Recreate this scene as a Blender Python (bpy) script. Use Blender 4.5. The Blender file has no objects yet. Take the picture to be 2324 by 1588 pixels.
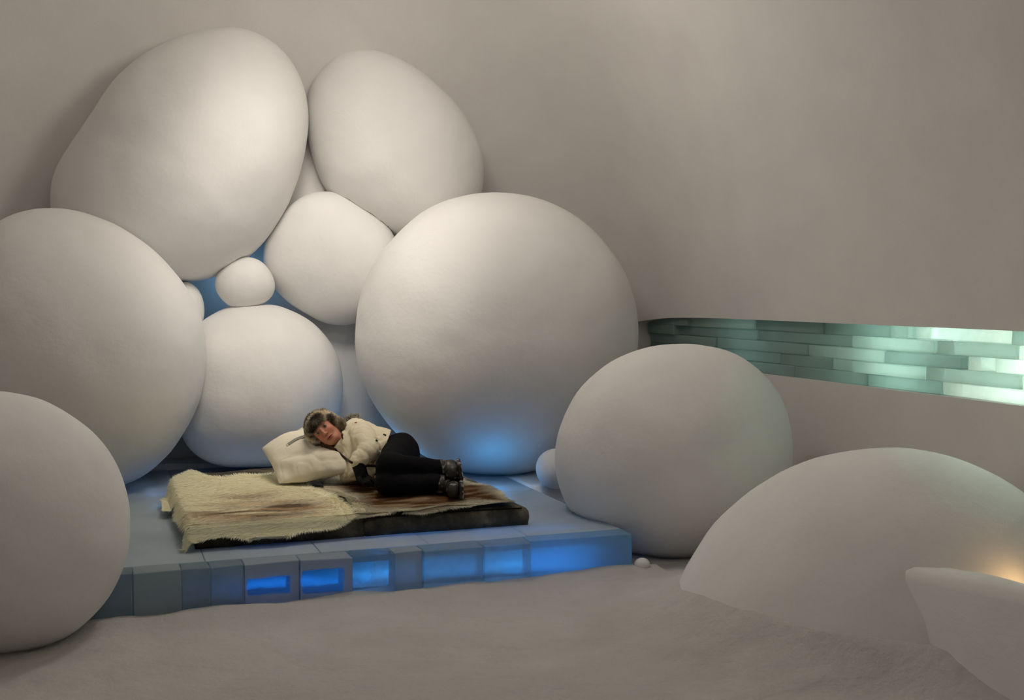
import bpy, bmesh, math, random
import numpy as np
from mathutils import Vector, Matrix

# ------------------------------------------------------------------ camera
F_PX, CX, CY = 2600.0, 1162.0, 794.0
YAW, PIT = math.radians(19.9), math.radians(2.95)
scene = bpy.context.scene
col = scene.collection
cam_data = bpy.data.cameras.new('camera')
cam_data.sensor_width = 36.0
cam_data.lens = F_PX / 2324.0 * 36.0
cam = bpy.data.objects.new('camera', cam_data)
cam.location = (0, 0, 1.75)
cam.rotation_euler = (math.pi / 2 - PIT, 0, -YAW)
col.objects.link(cam)
scene.camera = cam
CAM = np.array([0, 0, 1.75])
FW = np.array([math.sin(YAW) * math.cos(PIT), math.cos(YAW) * math.cos(PIT), -math.sin(PIT)])
RT = np.array([math.cos(YAW), -math.sin(YAW), 0.0])
UP = np.cross(RT, FW)

def ray(x, y): return FW + RT * (x - CX) / F_PX - UP * (y - CY) / F_PX
def at_z(x, y, z):
    r = ray(x, y); return CAM + r * (z - CAM[2]) / r[2]
def at_X(x, y, X):
    r = ray(x, y); return CAM + r * X / r[0]
def at_d(x, y, d): return CAM + ray(x, y) * d

# ------------------------------------------------------------------ view, world, lights
scene.view_settings.view_transform = 'Standard'
scene.view_settings.look = 'None'
scene.view_settings.gamma = 1.0
scene.view_settings.use_curve_mapping = False
scene.view_settings.exposure = 0.0
scene.cycles.diffuse_bounces = 5      # light keeps bouncing in a white snow room
scene.cycles.adaptive_threshold = 0.05
scene.cycles.adaptive_min_samples = 24
scene.cycles.use_denoising = True

world = bpy.data.worlds.new('world')
scene.world = world
world.use_nodes = True
bg = world.node_tree.nodes['Background']
bg.inputs[0].default_value = (1.0, 0.93, 0.86, 1)
bg.inputs[1].default_value = 0.07

def lamp(name, kind, loc, energy, color, target=None, size=0.1, **kw):
    d = bpy.data.lights.new(name, kind)
    d.energy = energy; d.color = color
    if kind == 'AREA':
        d.size = size
    else:
        d.shadow_soft_size = size
    for k, v in kw.items(): setattr(d, k, v)
    o = bpy.data.objects.new(name, d); o.location = loc
    if target is not None:
        o.rotation_euler = (Vector(target) - Vector(loc)).to_track_quat('-Z', 'Y').to_euler()
    col.objects.link(o)
    return o

# the spotlight under the vault that throws a soft round pool onto the snow balls
lamp('ceiling_spotlight', 'SPOT', (0.95, 6.1, 3.8), 150, (1.0, 0.93, 0.84), target=at_d(725, 780, 8.6),
     size=0.35, spot_size=math.radians(63), spot_blend=0.8)
lamp('ceiling_spotlight_front', 'SPOT', (1.5, 2.6, 4.05), 45, (1.0, 0.93, 0.84), target=at_d(730, 640, 8.6),
     size=0.10, spot_size=math.radians(30), spot_blend=0.9)
# broad point light added to brighten the vault, the ball tops and the bed
lamp('vault_fill', 'POINT', (1.7, 6.5, 3.8), 52, (1.0, 0.93, 0.84), size=0.3)
# warm spot added above the bed to brighten hides, pillow and person
lamp('bed_fill', 'SPOT', (1.3, 6.55, 4.35), 75, (1.0, 0.86, 0.64), target=(1.25, 6.95, 0.5),
     size=0.25, spot_size=math.radians(38), spot_blend=0.9)
# unseen area light, added overhead as soft fill for the room
lamp('overhead_fill', 'AREA', (1.4, 2.6, 4.3), 14, (1.0, 0.92, 0.84), target=(1.4, 3.6, 0.0), size=1.8)
# warm lamp behind the snow bench at the right
lamp('bench_lamp', 'POINT', at_d(2350, 1318, 4.58), 0.6, (1.0, 0.62, 0.26), size=0.02)
# blue lamps around the back of the ice platform
lamp('blue_lamp_right', 'POINT', (2.48, 7.25, 0.50), 1.4, (0.04, 0.42, 1.0), size=0.16)
lamp('blue_lamp_back', 'POINT', (2.05, 8.05, 0.60), 1.6, (0.04, 0.42, 1.0), size=0.2)
lamp('blue_lamp_left', 'POINT', (0.30, 8.2, 0.56), 0.6, (0.45, 0.65, 1.0), size=0.1)
lamp('blue_lamp_gap', 'POINT', (0.95, 8.9, 1.86), 0.45, (0.20, 0.55, 1.0), size=0.05)
# white lamps inside the slot behind the ice bricks
lamp('slot_lamp', 'AREA', (4.62, 3.9, 1.37), 26, (0.95, 1.0, 0.95), target=(4.35, 4.3, 1.37), size=0.3)
lamp('slot_lamp_mid', 'POINT', (4.60, 5.4, 1.37), 8, (0.85, 1.0, 0.95), size=0.1)
lamp('slot_lamp_far', 'POINT', (4.58, 7.0, 1.37), 1.6, (0.75, 0.98, 1.0), size=0.1)

# ------------------------------------------------------------------ helpers
def link(o, parent=None):
    col.objects.link(o)
    if parent is not None: o.parent = parent
    return o

def mesh_obj(name, verts, faces, mat=None, parent=None, smooth=True):
    me = bpy.data.meshes.new(name)
    me.from_pydata([tuple(map(float, v)) for v in verts], [], [tuple(map(int, f)) for f in faces])
    if mat: me.materials.append(mat)
    if smooth:
        me.polygons.foreach_set('use_smooth', [True] * len(me.polygons))
    me.update()
    return link(bpy.data.objects.new(name, me), parent)

def tag(o, label=None, cat=None, group=None, kind=None):
    if label: o['label'] = label
    if cat: o['category'] = cat
    if group: o['group'] = group
    if kind: o['kind'] = kind
    return o

def empty(name, loc, label=None, cat=None):
    o = bpy.data.objects.new(name, None); o.location = [float(v) for v in loc]
    o.empty_display_size = 0.1
    col.objects.link(o)
    bpy.context.view_layer.update()
    tag(o, label, cat)
    return o

def adopt(o, root):
    """parent a mesh modelled in world coordinates to a root that stands somewhere else"""
    o.parent = root
    o.matrix_parent_inverse = Matrix.Translation(root.location).inverted()
    return o

def fix_normals(o):
    bm = bmesh.new(); bm.from_mesh(o.data)
    bmesh.ops.recalc_face_normals(bm, faces=bm.faces)
    bm.to_mesh(o.data); bm.free()

def bevel_box(name, lo, hi, mat, parent=None, bevel=0.01, segs=2, jitter=0.0, seed=0):
    rnd = random.Random(seed)
    bm = bmesh.new()
    bmesh.ops.create_cube(bm, size=1.0)
    for v in bm.verts:
        for i in range(3):
            v.co[i] = lo[i] + (v.co[i] + 0.5) * (hi[i] - lo[i]) + (rnd.uniform(-jitter, jitter) if jitter else 0)
    bmesh.ops.bevel(bm, geom=list(bm.edges), offset=bevel, segments=segs, profile=0.5, affect='EDGES')
    me = bpy.data.meshes.new(name); bm.to_mesh(me); bm.free()
    me.materials.append(mat)
    o = link(bpy.data.objects.new(name, me))
    if parent is not None: adopt(o, parent)
    return o

def value_noise(P, scale, seed=0):
    """smooth value noise on an (n,3) array, about -1..1"""
    rng = np.random.RandomState(seed)
    tab = rng.uniform(-1, 1, (32, 32, 32))
    q = np.asarray(P, float) * scale + 100.0
    i = np.floor(q).astype(int); t = q - i; t = t * t * (3 - 2 * t)
    out = 0
    for a in (0, 1):
        for b in (0, 1):
            for c in (0, 1):
                w = (t[..., 0] if a else 1 - t[..., 0]) * (t[..., 1] if b else 1 - t[..., 1]) * (t[..., 2] if c else 1 - t[..., 2])
                out = out + w * tab[(i[..., 0] + a) % 32, (i[..., 1] + b) % 32, (i[..., 2] + c) % 32]
    return out

# ------------------------------------------------------------------ materials
def new_mat(name):
    m = bpy.data.materials.new(name); m.use_nodes = True
    nt = m.node_tree; nt.nodes.clear()
    out = nt.nodes.new('ShaderNodeOutputMaterial')
    return m, nt, out

def N(nt, kind, **kw):
    n = nt.nodes.new(kind)
    for k, v in kw.items():
        if k in n.inputs: n.inputs[k].default_value = v
        else: setattr(n, k, v)
    return n

def noise(nt, scale, detail=3, rough=0.5, coord='Object', stretch=None):
    tc = N(nt, 'ShaderNodeTexCoord')
    n = N(nt, 'ShaderNodeTexNoise'); n.inputs['Scale'].default_value = scale
    n.inputs['Detail'].default_value = detail; n.inputs['Roughness'].default_value = rough
    if stretch:
        mp = N(nt, 'ShaderNodeMapping'); mp.inputs['Scale'].default_value = stretch
        nt.links.new(tc.outputs[coord], mp.inputs[0]); nt.links.new(mp.outputs[0], n.inputs['Vector'])
    else:
        nt.links.new(tc.outputs[coord], n.inputs['Vector'])
    return n

def ramp(nt, src, stops):
    r = N(nt, 'ShaderNodeValToRGB')
    el = r.color_ramp.elements
    while len(el) < len(stops): el.new(0.5)
    for e, (p, c) in zip(el, stops):
        e.position = p; e.color = (*c, 1) if len(c) == 3 else c
    nt.links.new(src, r.inputs[0])
    return r

def snow_mat(name, c0, c1, bump=0.12, bscale=26.0, rough=0.85, bdist=0.02, coarse=0.0, cscale=3.0):
    m, nt, out = new_mat(name)
    p = N(nt, 'ShaderNodeBsdfPrincipled')
    p.inputs['Roughness'].default_value = rough
    p.inputs['Specular IOR Level'].default_value = 0.2
    n1 = noise(nt, 2.2, 4, 0.6)
    r = ramp(nt, n1.outputs[0], [(0.3, c0), (0.7, c1)])
    nt.links.new(r.outputs[0], p.inputs['Base Color'])
    n2 = noise(nt, bscale, 6, 0.65)
    b = N(nt, 'ShaderNodeBump'); b.inputs['Strength'].default_value = bump; b.inputs['Distance'].default_value = bdist
    nt.links.new(n2.outputs[0], b.inputs['Height'])
    last = b
    if coarse:
        n3 = noise(nt, cscale, 3, 0.5)
        b2 = N(nt, 'ShaderNodeBump'); b2.inputs['Strength'].default_value = coarse; b2.inputs['Distance'].default_value = 0.15
        nt.links.new(n3.outputs[0], b2.inputs['Height']); nt.links.new(b.outputs[0], b2.inputs['Normal'])
        last = b2
    nt.links.new(last.outputs[0], p.inputs['Normal'])
    nt.links.new(p.outputs[0], out.inputs[0])
    return m

M_VAULT = snow_mat('snow_vault', (.70, .67, .65), (.75, .73, .70), 0.10, 40, bdist=0.012, coarse=0.05, cscale=2.2)
M_BALL = snow_mat('snow_ball', (.77, .755, .735), (.82, .81, .79), 0.14, 34, bdist=0.012, coarse=0.06, cscale=4)
M_FLOOR = snow_mat('snow_floor', (.52, .49, .47), (.59, .57, .545), 0.5, 16, bdist=0.03, coarse=0.2, cscale=5)
M_LEDGE = snow_mat('snow_ledge', (.78, .77, .77), (.84, .83, .83), 0.3, 22, bdist=0.02)

def ice_mat(name, diff, trans, clear, tint, frost_scale=3.0, frost=(0.35, 0.65), clear_max=None, gloss=0.12, rough=0.18, tl=0.5, box=None):
    """cloudy ice: a diffuse/translucent frosted body mixed with a clear tinted one, a glossy skin on top"""
    m, nt, out = new_mat(name)
    d = N(nt, 'ShaderNodeBsdfDiffuse'); d.inputs[0].default_value = (*diff, 1)
    t = N(nt, 'ShaderNodeBsdfTranslucent'); t.inputs[0].default_value = (*trans, 1)
    mx = N(nt, 'ShaderNodeMixShader'); mx.inputs[0].default_value = tl
    nt.links.new(d.outputs[0], mx.inputs[1]); nt.links.new(t.outputs[0], mx.inputs[2])
    tr = N(nt, 'ShaderNodeBsdfTransparent'); tr.inputs[0].default_value = (*tint, 1)
    n = noise(nt, frost_scale, 4, 0.55)
    mr = N(nt, 'ShaderNodeMapRange'); mr.inputs[1].default_value = frost[0]; mr.inputs[2].default_value = frost[1]
    mr.inputs[3].default_value = clear; mr.inputs[4].default_value = clear if clear_max is None else clear_max
    nt.links.new(n.outputs[0], mr.inputs[0])
    fac = mr.outputs[0]
    if box:                       # a clear pocket in the ice, in block coordinates
        tc = N(nt, 'ShaderNodeTexCoord')
        sep = N(nt, 'ShaderNodeSeparateXYZ')
        mixv = N(nt, 'ShaderNodeVectorMath', operation='ADD')
        nn = noise(nt, 9, 2); sc = N(nt, 'ShaderNodeVectorMath', operation='SCALE'); sc.inputs['Scale'].default_value = 0.03
        sb = N(nt, 'ShaderNodeVectorMath', operation='SUBTRACT'); sb.inputs[1].default_value = (.5, .5, .5)
        nt.links.new(nn.outputs['Color'], sb.inputs[0]); nt.links.new(sb.outputs[0], sc.inputs[0])
        nt.links.new(tc.outputs['Object'], mixv.inputs[0]); nt.links.new(sc.outputs[0], mixv.inputs[1])
        nt.links.new(mixv.outputs[0], sep.inputs[0])
        def edge(axis, lo, hi, soft):
            a = N(nt, 'ShaderNodeMapRange', interpolation_type='SMOOTHSTEP'); a.inputs[1].default_value = lo - soft; a.inputs[2].default_value = lo + soft
            b = N(nt, 'ShaderNodeMapRange', interpolation_type='SMOOTHSTEP'); b.inputs[1].default_value = hi + soft; b.inputs[2].default_value = hi - soft
            nt.links.new(sep.outputs[axis], a.inputs[0]); nt.links.new(sep.outputs[axis], b.inputs[0])
            k = N(nt, 'ShaderNodeMath', operation='MULTIPLY')
            nt.links.new(a.outputs[0], k.inputs[0]); nt.links.new(b.outputs[0], k.inputs[1])
            return k.outputs[0]
        k = N(nt, 'ShaderNodeMath', operation='MULTIPLY')
        nt.links.new(edge(0, box[0], box[1], .008), k.inputs[0]); nt.links.new(edge(2, box[2], box[3], .008), k.inputs[1])
        k2 = N(nt, 'ShaderNodeMath', operation='MULTIPLY'); k2.inputs[1].default_value = 0.95
        nt.links.new(k.outputs[0], k2.inputs[0])
        mxx = N(nt, 'ShaderNodeMath', operation='MAXIMUM')
        nt.links.new(k2.outputs[0], mxx.inputs[0]); nt.links.new(fac, mxx.inputs[1])
        fac = mxx.outputs[0]
    m2 = N(nt, 'ShaderNodeMixShader'); nt.links.new(fac, m2.inputs[0])
    nt.links.new(mx.outputs[0], m2.inputs[1]); nt.links.new(tr.outputs[0], m2.inputs[2])
    g = N(nt, 'ShaderNodeBsdfGlossy'); g.inputs['Roughness'].default_value = rough
    lw = N(nt, 'ShaderNodeFresnel'); lw.inputs[0].default_value = 1.31
    k = N(nt, 'ShaderNodeMath', operation='MULTIPLY'); k.inputs[1].default_value = gloss * 5
    k.use_clamp = True
    nt.links.new(lw.outputs[0], k.inputs[0])
    m3 = N(nt, 'ShaderNodeMixShader'); nt.links.new(k.outputs[0], m3.inputs[0])
    nt.links.new(m2.outputs[0], m3.inputs[1]); nt.links.new(g.outputs[0], m3.inputs[2])
    n2 = noise(nt, 9, 4, 0.6)
    b = N(nt, 'ShaderNodeBump'); b.inputs['Strength'].default_value = 0.15; b.inputs['Distance'].default_value = 0.02
    nt.links.new(n2.outputs[0], b.inputs['Height'])
    for s in (d, g): nt.links.new(b.outputs[0], s.inputs['Normal'])
    nt.links.new(m3.outputs[0], out.inputs[0])
    return m

# ------------------------------------------------------------------ room shell
FLOOR_Z = 0.20
XC, W, H = 1.35, 2.92, 4.7
Y0, DOME = 6.4, 2.75
Z_SLOT = (1.19, 1.555)
Y_SLOT = (3.2, 8.40)

def vault():
    pexp = 2.6
    th = np.linspace(0, math.pi, 181)
    c, s = np.cos(th), np.sin(th)
    px = W * np.sign(c) * np.abs(c) ** (2 / pexp)
    pz = H * np.abs(s) ** (2 / pexp)
    # snap two rows of the right wall to the slot's edges
    right = np.where(px > 0)[0]
    for zt in Z_SLOT:
        i = right[np.argmin(np.abs(pz[right] - zt))]
        pz[i] = zt; px[i] = W * (1 - (zt / H) ** pexp) ** (1 / pexp)
    i0 = right[np.argmin(np.abs(pz[right] - Z_SLOT[0]))]; i1 = right[np.argmin(np.abs(pz[right] - Z_SLOT[1]))]
    ys = list(np.linspace(-1.5, Y0, 60)); phis = np.unique(np.concatenate([np.linspace(0, math.radians(80), 60)[1:], np.arccos(np.linspace(.5, 0, 30) ** 2.6)]))
    rows = [(y, 0.0) for y in ys] + [(None, p) for p in phis]
    q = 5.5 - 1.2 * np.abs(s) ** 1.2
    V = []
    for y, p in rows:
        if y is not None:
            Y = np.full_like(px, y); k = np.ones_like(px)
        else:
            Y = Y0 + DOME * math.sin(p) ** (2 / q)
            k = max(math.cos(p), 1e-9) ** (2 / q)
        V.append(np.stack([XC + px * k, Y, pz * k], 1))
    V = np.array(V)
    nr, nu = V.shape[:2]
    # the mass of snow the balls are carved from swells out of the back wall
    V0 = V.reshape(-1, 3).copy()
    fl = lambda t: 1 / (1 + np.abs(t) ** 4)
    V[..., 1] -= .34 * fl((V[..., 0] - 1.85) / .55) * fl((V[..., 2] - 1.5) / 1.6) * np.clip((V[..., 1] - Y0 - 2) / .5, 0, 1)
    # snap the slot's ends
    def ysnap(y):
        j = int(np.argmin(np.abs(V[:, i0, 1] - y))); return j
    j0, j1 = ysnap(Y_SLOT[0]), ysnap(Y_SLOT[1])
    P = V.reshape(-1, 3)
    bumps = 0.012 * value_noise(P, 1.7, 3) + 0.004 * value_noise(P, 6, 4)
    ctr = np.stack([np.full(len(P), XC), np.minimum(P[:, 1], Y0), np.full(len(P), 1.0)], 1)
    d = P - ctr; d /= np.linalg.norm(d, axis=1)[:, None] + 1e-9
    P = P + d * bumps[:, None]
    sets = {'wall_left': [], 'wall_right': [], 'wall_back': [], 'ceiling': []}
    for j in range(nr - 1):
        for i in range(nu - 1):
            if j0 <= j < j1 and i0 <= i < i1: continue
            a, b, cc, dd = j * nu + i, j * nu + i + 1, (j + 1) * nu + i + 1, (j + 1) * nu + i
            m = V0[[a, b, cc, dd]].mean(0)
            if m[1] > Y0 + DOME * 0.93: key = 'wall_back'
            elif m[2] > 2.3: key = 'ceiling'
            elif m[0] > XC: key = 'wall_right'
            else: key = 'wall_left'
            sets[key].append((a, b, cc, dd))
    objs = {}
    for name, faces in sets.items():
        idx = np.unique(np.array(faces)); remap = {int(v): n for n, v in enumerate(idx)}
        objs[name] = mesh_obj(name, P[idx], [[remap[v] for v in f] for f in faces], M_VAULT)
        tag(objs[name], kind='structure')
    return objs, P.reshape(nr, nu, 3), (i0, i1, j0, j1)

shell, VP, (i0, i1, j0, j1) = vault()
tag(shell['wall_back'], 'snow wall of the niche behind the snow balls')
tag(shell['wall_left'], 'smooth curved snow wall at the left of the vault')
tag(shell['wall_right'], 'snow wall with a long slot of ice bricks')
tag(shell['ceiling'], 'smooth snow vault ceiling')

def slot_lining():
    """the snow pocket behind the ice bricks"""
    bot = VP[j0:j1 + 1, i0]; top = VP[j0:j1 + 1, i1]
    n = len(bot); off = np.array([0.5, 0, 0])
    V = np.concatenate([bot, bot + off, top + off, top]); F = []
    for k in range(n - 1):
        for a in range(3):
            F.append((a * n + k, a * n + k + 1, (a + 1) * n + k + 1, (a + 1) * n + k))
    F.append((0, n, 2 * n, 3 * n)); F.append((n - 1, 2 * n - 1, 3 * n - 1, 4 * n - 1))
    o = mesh_obj('slot_lining', V, F, M_VAULT, shell['wall_right'], smooth=False)
    return o
slot_lining()

def floor():
    xs = np.linspace(-2.2, 5.0, 150); ys = np.linspace(-1.6, 9.4, 230)
    X, Y = np.meshgrid(xs, ys)
    P = np.stack([X, Y, np.zeros_like(X)], -1).reshape(-1, 3)
    z = FLOOR_Z + 0.018 * value_noise(P, 1.6, 11) + 0.012 * value_noise(P, 4.5, 12) + 0.006 * value_noise(P, 11, 13)
    x, y = P[:, 0], P[:, 1]
    # loose snow kicked up against the platform's front
    z += 0.035 * np.exp(-((y - 5.58) / 0.10) ** 2) * (1 + 0.8 * value_noise(P, 3.5, 5)) * (x < 2.9) * (x > -0.3)
    z -= 0.05 * ((y > 5.75) & (x > 0.02) & (x < 2.68))
    # snow banked up around the foot of the great dome
    dc = at_d(2010, 1500, 5.45)
    z += .16 * np.exp(-np.maximum(np.hypot(x - dc[0], y - dc[1]) - .92, 0) / .16)
    P[:, 2] = z
    ny, nx = X.shape
    F = [(j * nx + i, j * nx + i + 1, (j + 1) * nx + i + 1, (j + 1) * nx + i) for j in range(ny - 1) for i in range(nx - 1)]
    o = mesh_obj('floor', P, F, M_FLOOR)
    tag(o, 'trampled snow floor', kind='structure')
floor()

# ------------------------------------------------------------------ ice bricks in the slot
brick_mats = [ice_mat('ice_brick_%s' % nm, df, tr, 0.05, (.7, .9, .87), 5, (0.3, 0.7), cm, 0.05, 0.3, tl)
              for nm, df, tr, cm, tl in (('cloudy', (.40, .47, .46), (.58, .72, .68), 0.10, 0.60),
                                         ('milky', (.52, .58, .56), (.70, .82, .77), 0.15, 0.65),
                                         ('clear', (.62, .66, .63), (.94, .98, .95), 0.30, 0.80))]
def ice_bricks():
    zs = np.linspace(Z_SLOT[0], Z_SLOT[1], 6)
    rnd = random.Random(4)
    z2x = lambda zx: 1430 + zx / 2.6
    joints = {0: ([-40, 330, 700, 1095, 1480, 1615, 2200, 2330], {1: 1, 4: 1, 5: 2, 6: 1}),
              1: ([-40, 250, 705, 1270, 1760, 2225, 2330], {3: 1, 4: 1, 5: 2}),
              2: ([-40, 480, 1005, 1460, 1915, 2085, 2330], {2: 1, 4: 2, 5: 2}),
              3: ([-40, 400, 845, 1145, 1265, 1700, 2255, 2330], {3: 1, 4: 1, 5: 1, 6: 2}),
              4: ([-40, 560, 930, 1350, 1790, 2300, 2330], {4: 2, 5: 1})}
    proto = None
    for c, (jx, kinds) in joints.items():
        zt, zb = zs[5 - c], zs[4 - c]
        ys = [at_X(z2x(x), 820, 4.2)[1] for x in jx]
        ys[0] = min(ys[0], Y_SLOT[1] - 0.02)
        y = ys[-1]
        while y > 3.5:
            y -= rnd.uniform(.3, .5); ys.append(max(y, 3.24))
        for k in range(len(ys) - 1):
            ya, yb = ys[k + 1], ys[k]
            kind = kinds.get(k, 2 if k >= len(jx) - 2 else 0)
            ym = (ya + yb) / 2
            zz = (zt + zb) / 2
            # the wall's surface here
            jj = int(np.argmin(np.abs(VP[:, i0, 1] - ym)))
            xw = (VP[jj, i0, 0] + VP[jj, i1, 0]) / 2
            x0 = xw + 0.035 + rnd.uniform(-.012, .012) + (0.012 if kind == 2 else 0)
            o = bevel_box('ice_brick', (x0, ya + .002, zb + .0015), (x0 + 0.13, yb - .002, zt - .0015), brick_mats[kind], shell['wall_right'], 0.004, 1, 0.003, c * 50 + k)
ice_bricks()

# ------------------------------------------------------------------ snow balls
def outline_fit(pts, c, order=5, ridge=0.6):
    pts = np.array(pts, float) - np.array(c, float)
    th = np.arctan2(pts[:, 1], pts[:, 0]); r = np.hypot(pts[:, 0], pts[:, 1])
    def B(t): return np.stack([np.ones_like(t)] + [g(k * t) for k in range(1, order + 1) for g in (np.cos, np.sin)], 1)
    A = B(th)
    reg = np.diag([0.0] + [ridge * (k ** 2) * 0.05 for k in range(1, order + 1) for _ in (0, 1)])
    w = np.linalg.solve(A.T @ A + reg, A.T @ r)
    return lambda t: B(t) @ w

def snow_ball(label, c, d, outline=None, r=None, depth=None, group=None, nt=112, npn=56, rough=0.004, seed=0, mat=None, name='snow_ball'):
    th = np.linspace(0, 2 * math.pi, nt, endpoint=False)
    if outline is not None: R = outline_fit(outline, c)(th)
    else:
        rx, ry = r if isinstance(r, tuple) else (r, r)
        R = 1 / np.sqrt((np.cos(th) / rx) ** 2 + (np.sin(th) / ry) ** 2)
    ctr = at_d(*c, d)
    n = CAM - ctr; dist = np.linalg.norm(n); n /= dist
    V = []
    for t, rr in zip(th, R):
        q = ray(c[0] + rr * math.cos(t), c[1] + rr * math.sin(t))
        p = CAM + q * (np.dot(ctr - CAM, n) / np.dot(q, n))
        V.append(p - ctr)
    V = np.array(V)
    D = depth if depth else float(np.mean(np.linalg.norm(V, axis=1)))
    ph = np.linspace(0, math.pi, npn + 1)[1:-1]
    P = [n * D] + [v * math.sin(p) + n * D * math.cos(p) for p in ph for v in V] + [-n * D]
    P = np.array(P) * 0.995 + ctr
    dirs = P - ctr; dirs /= np.linalg.norm(dirs, axis=1)[:, None]
    P = P + dirs * ((2.2 * rough * value_noise(P, 2.6, seed) + rough * value_noise(P, 8, seed + 1))[:, None])
    Fc = []
    for i in range(nt):
        k = (i + 1) % nt
        Fc.append((0, 1 + i, 1 + k))
        for j in range(len(ph) - 1):
            a = 1 + j * nt
            Fc.append((a + i, a + nt + i, a + nt + k, a + k))
        a = 1 + (len(ph) - 1) * nt
        Fc.append((a + i, len(P) - 1, a + k))
    P[:, 2] = np.maximum(P[:, 2], FLOOR_Z - .08)      # nothing goes on far below the snow floor
    o = mesh_obj(name, P - ctr, Fc, mat or M_BALL)
    o.location = ctr
    fix_normals(o)
    tag(o, label, 'snow ball', group)
    return o

b_largest = snow_ball('largest egg shaped snow ball, high on the niche wall beneath the vault', (420, 365), 8.36,
          [(104, 470), (132, 382), (184, 288), (247, 198), (327, 122), (420, 77), (520, 62), (590, 75), (640, 105), (672, 155), (690, 210), (698, 290), (697, 340), (680, 410), (640, 480), (580, 575), (540, 608), (500, 625), (450, 636), (420, 637), (330, 640), (230, 612), (145, 550)], depth=.72, seed=1)
b_egg = snow_ball('egg shaped snow ball high on the niche wall, touching the largest one', (895, 340), 8.80,
          [(698, 289), (700, 217), (723, 155), (760, 124), (821, 114), (893, 124), (955, 160), (1012, 212), (1063, 268), (1089, 325), (1097, 387), (1092, 440), (1060, 510), (985, 545), (898, 537), (815, 492), (738, 428), (705, 351)], depth=.50, seed=2)
b_mid = snow_ball('round snow ball lodged in the middle of the niche wall cluster', (745, 585), 8.70,
          [(745, 433), (800, 447), (850, 485), (895, 535), (905, 600), (885, 670), (840, 720), (770, 737), (715, 722), (660, 690), (622, 650), (590, 590), (610, 540), (640, 480), (690, 445)], depth=.30, seed=3)
b_small = snow_ball('small snow ball resting on top of another in the cluster\'s blue gap', (556, 639), 8.42,
          [(556, 582), (600, 598), (622, 632), (620, 668), (595, 690), (520, 694), (497, 672), (487, 640), (497, 612), (525, 588)], depth=.20, seed=4, rough=.002, nt=72, npn=36)
b_pillow = snow_ball('mid-sized snow ball standing behind the white pillow', (592, 876), 8.50,
          [(600, 690), (660, 702), (725, 745), (765, 800), (778, 860), (772, 940), (735, 1010), (660, 1055), (560, 1062), (470, 1050), (415, 995), (400, 920), (405, 850), (425, 770), (480, 712), (540, 693)], depth=.58, seed=5)
b_foot = snow_ball('big snow ball at the bed\'s foot end, tinged blue from below', (1128, 758), 8.45, r=(322, 322), depth=.92, seed=6)
b_lean = snow_ball('big leaning snow ball over the fur bed\'s head end', (158, 792), 7.65,
          [(0, 508), (20, 482), (90, 469), (150, 474), (206, 488), (310, 537), (382, 599), (425, 650), (455, 735), (467, 805), (462, 870), (440, 945), (400, 1010), (345, 1062), (285, 1100), (230, 1115), (150, 1105), (40, 1060), (-60, 990), (-120, 900), (-145, 790), (-130, 680), (-75, 570)], depth=.80, seed=7)
b_left = snow_ball('snow ball at the left end of the platform\'s ice front', (-22, 1190), 5.12, r=(318, 304), depth=.60, seed=8)
b_tiny = snow_ball('tiny snow ball half hidden at the ice platform\'s back corner', (1262, 1063), 7.75, r=46, seed=9, rough=.002, nt=64, npn=32)
b_slot = snow_ball('round snow ball below the ice brick slot, beside the platform\'s right corner', (1532, 1030), 6.95, [
          (1262, 1060), (1265, 985), (1300, 905), (1360, 838), (1440, 795), (1540, 779), (1620, 787), (1690, 815), (1745, 865), (1785, 935), (1800, 1010), (1795, 1090), (1750, 1180), (1660, 1245), (1540, 1272), (1420, 1250), (1320, 1190), (1278, 1130)], depth=.68, seed=10)
b_dome = snow_ball('huge snow dome rising from the floor, cut by a snow bench', (2010, 1500), 5.45, r=(505, 483), depth=.95, seed=11)
b_sliver = snow_ball('thin sliver of a snow ball peeking out behind the leaning ball', (418, 705), 8.35, r=(46, 66), seed=12, rough=.002, nt=64, npn=32)

# ------------------------------------------------------------------ snow bench in front of the dome
def snow_bench():
    a = at_d(2050, 1312, 4.75); b = at_d(2400, 1392, 4.25)
    fwd = (b - a); fwd[2] = 0; L = np.linalg.norm(fwd); fwd /= L
    side = np.array([-fwd[1], fwd[0], 0])          # towards the back
    if np.dot(side, FW) < 0: side = -side
    zt = 0.615
    n = 40; V = []; prof = []
    for (s, z) in [(-.16, .05), (-.10, .30), (-.05, zt - .05), (-.03, zt - .015), (.0, zt), (.10, zt + .002), (.115, zt - .01), (.125, zt - .04), (.15, .3), (.18, .05)]:
        prof.append((s, z))
    m = len(prof)
    for k in range(n + 1):
        u = -0.14 + (1.3 * L + .14) * k / n
        fade = min(1, max(0, (u + .35) / .4)); fade = fade * fade * (3 - 2 * fade)
        for s, z in prof:
            q = a + fwd * u + side * s
            V.append((q[0], q[1], 0.05 + (z - 0.05) * (0.55 + .45 * fade)))
    V = np.array(V); V[:, 2] = np.maximum(V[:, 2], FLOOR_Z - .08); V[:, 2] += 0.008 * value_noise(V, 5, 2)
    Fc = [(k * m + i, k * m + i + 1, (k + 1) * m + i + 1, (k + 1) * m + i) for k in range(n) for i in range(m - 1)]
    Fc += [tuple(range(m)), tuple(n * m + i for i in range(m))]
    o = mesh_obj('snow_bench', V, Fc, M_BALL); fix_normals(o)
    tag(o, 'low snow bench wall running out from the huge snow dome', 'bench')
snow_bench()

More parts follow.
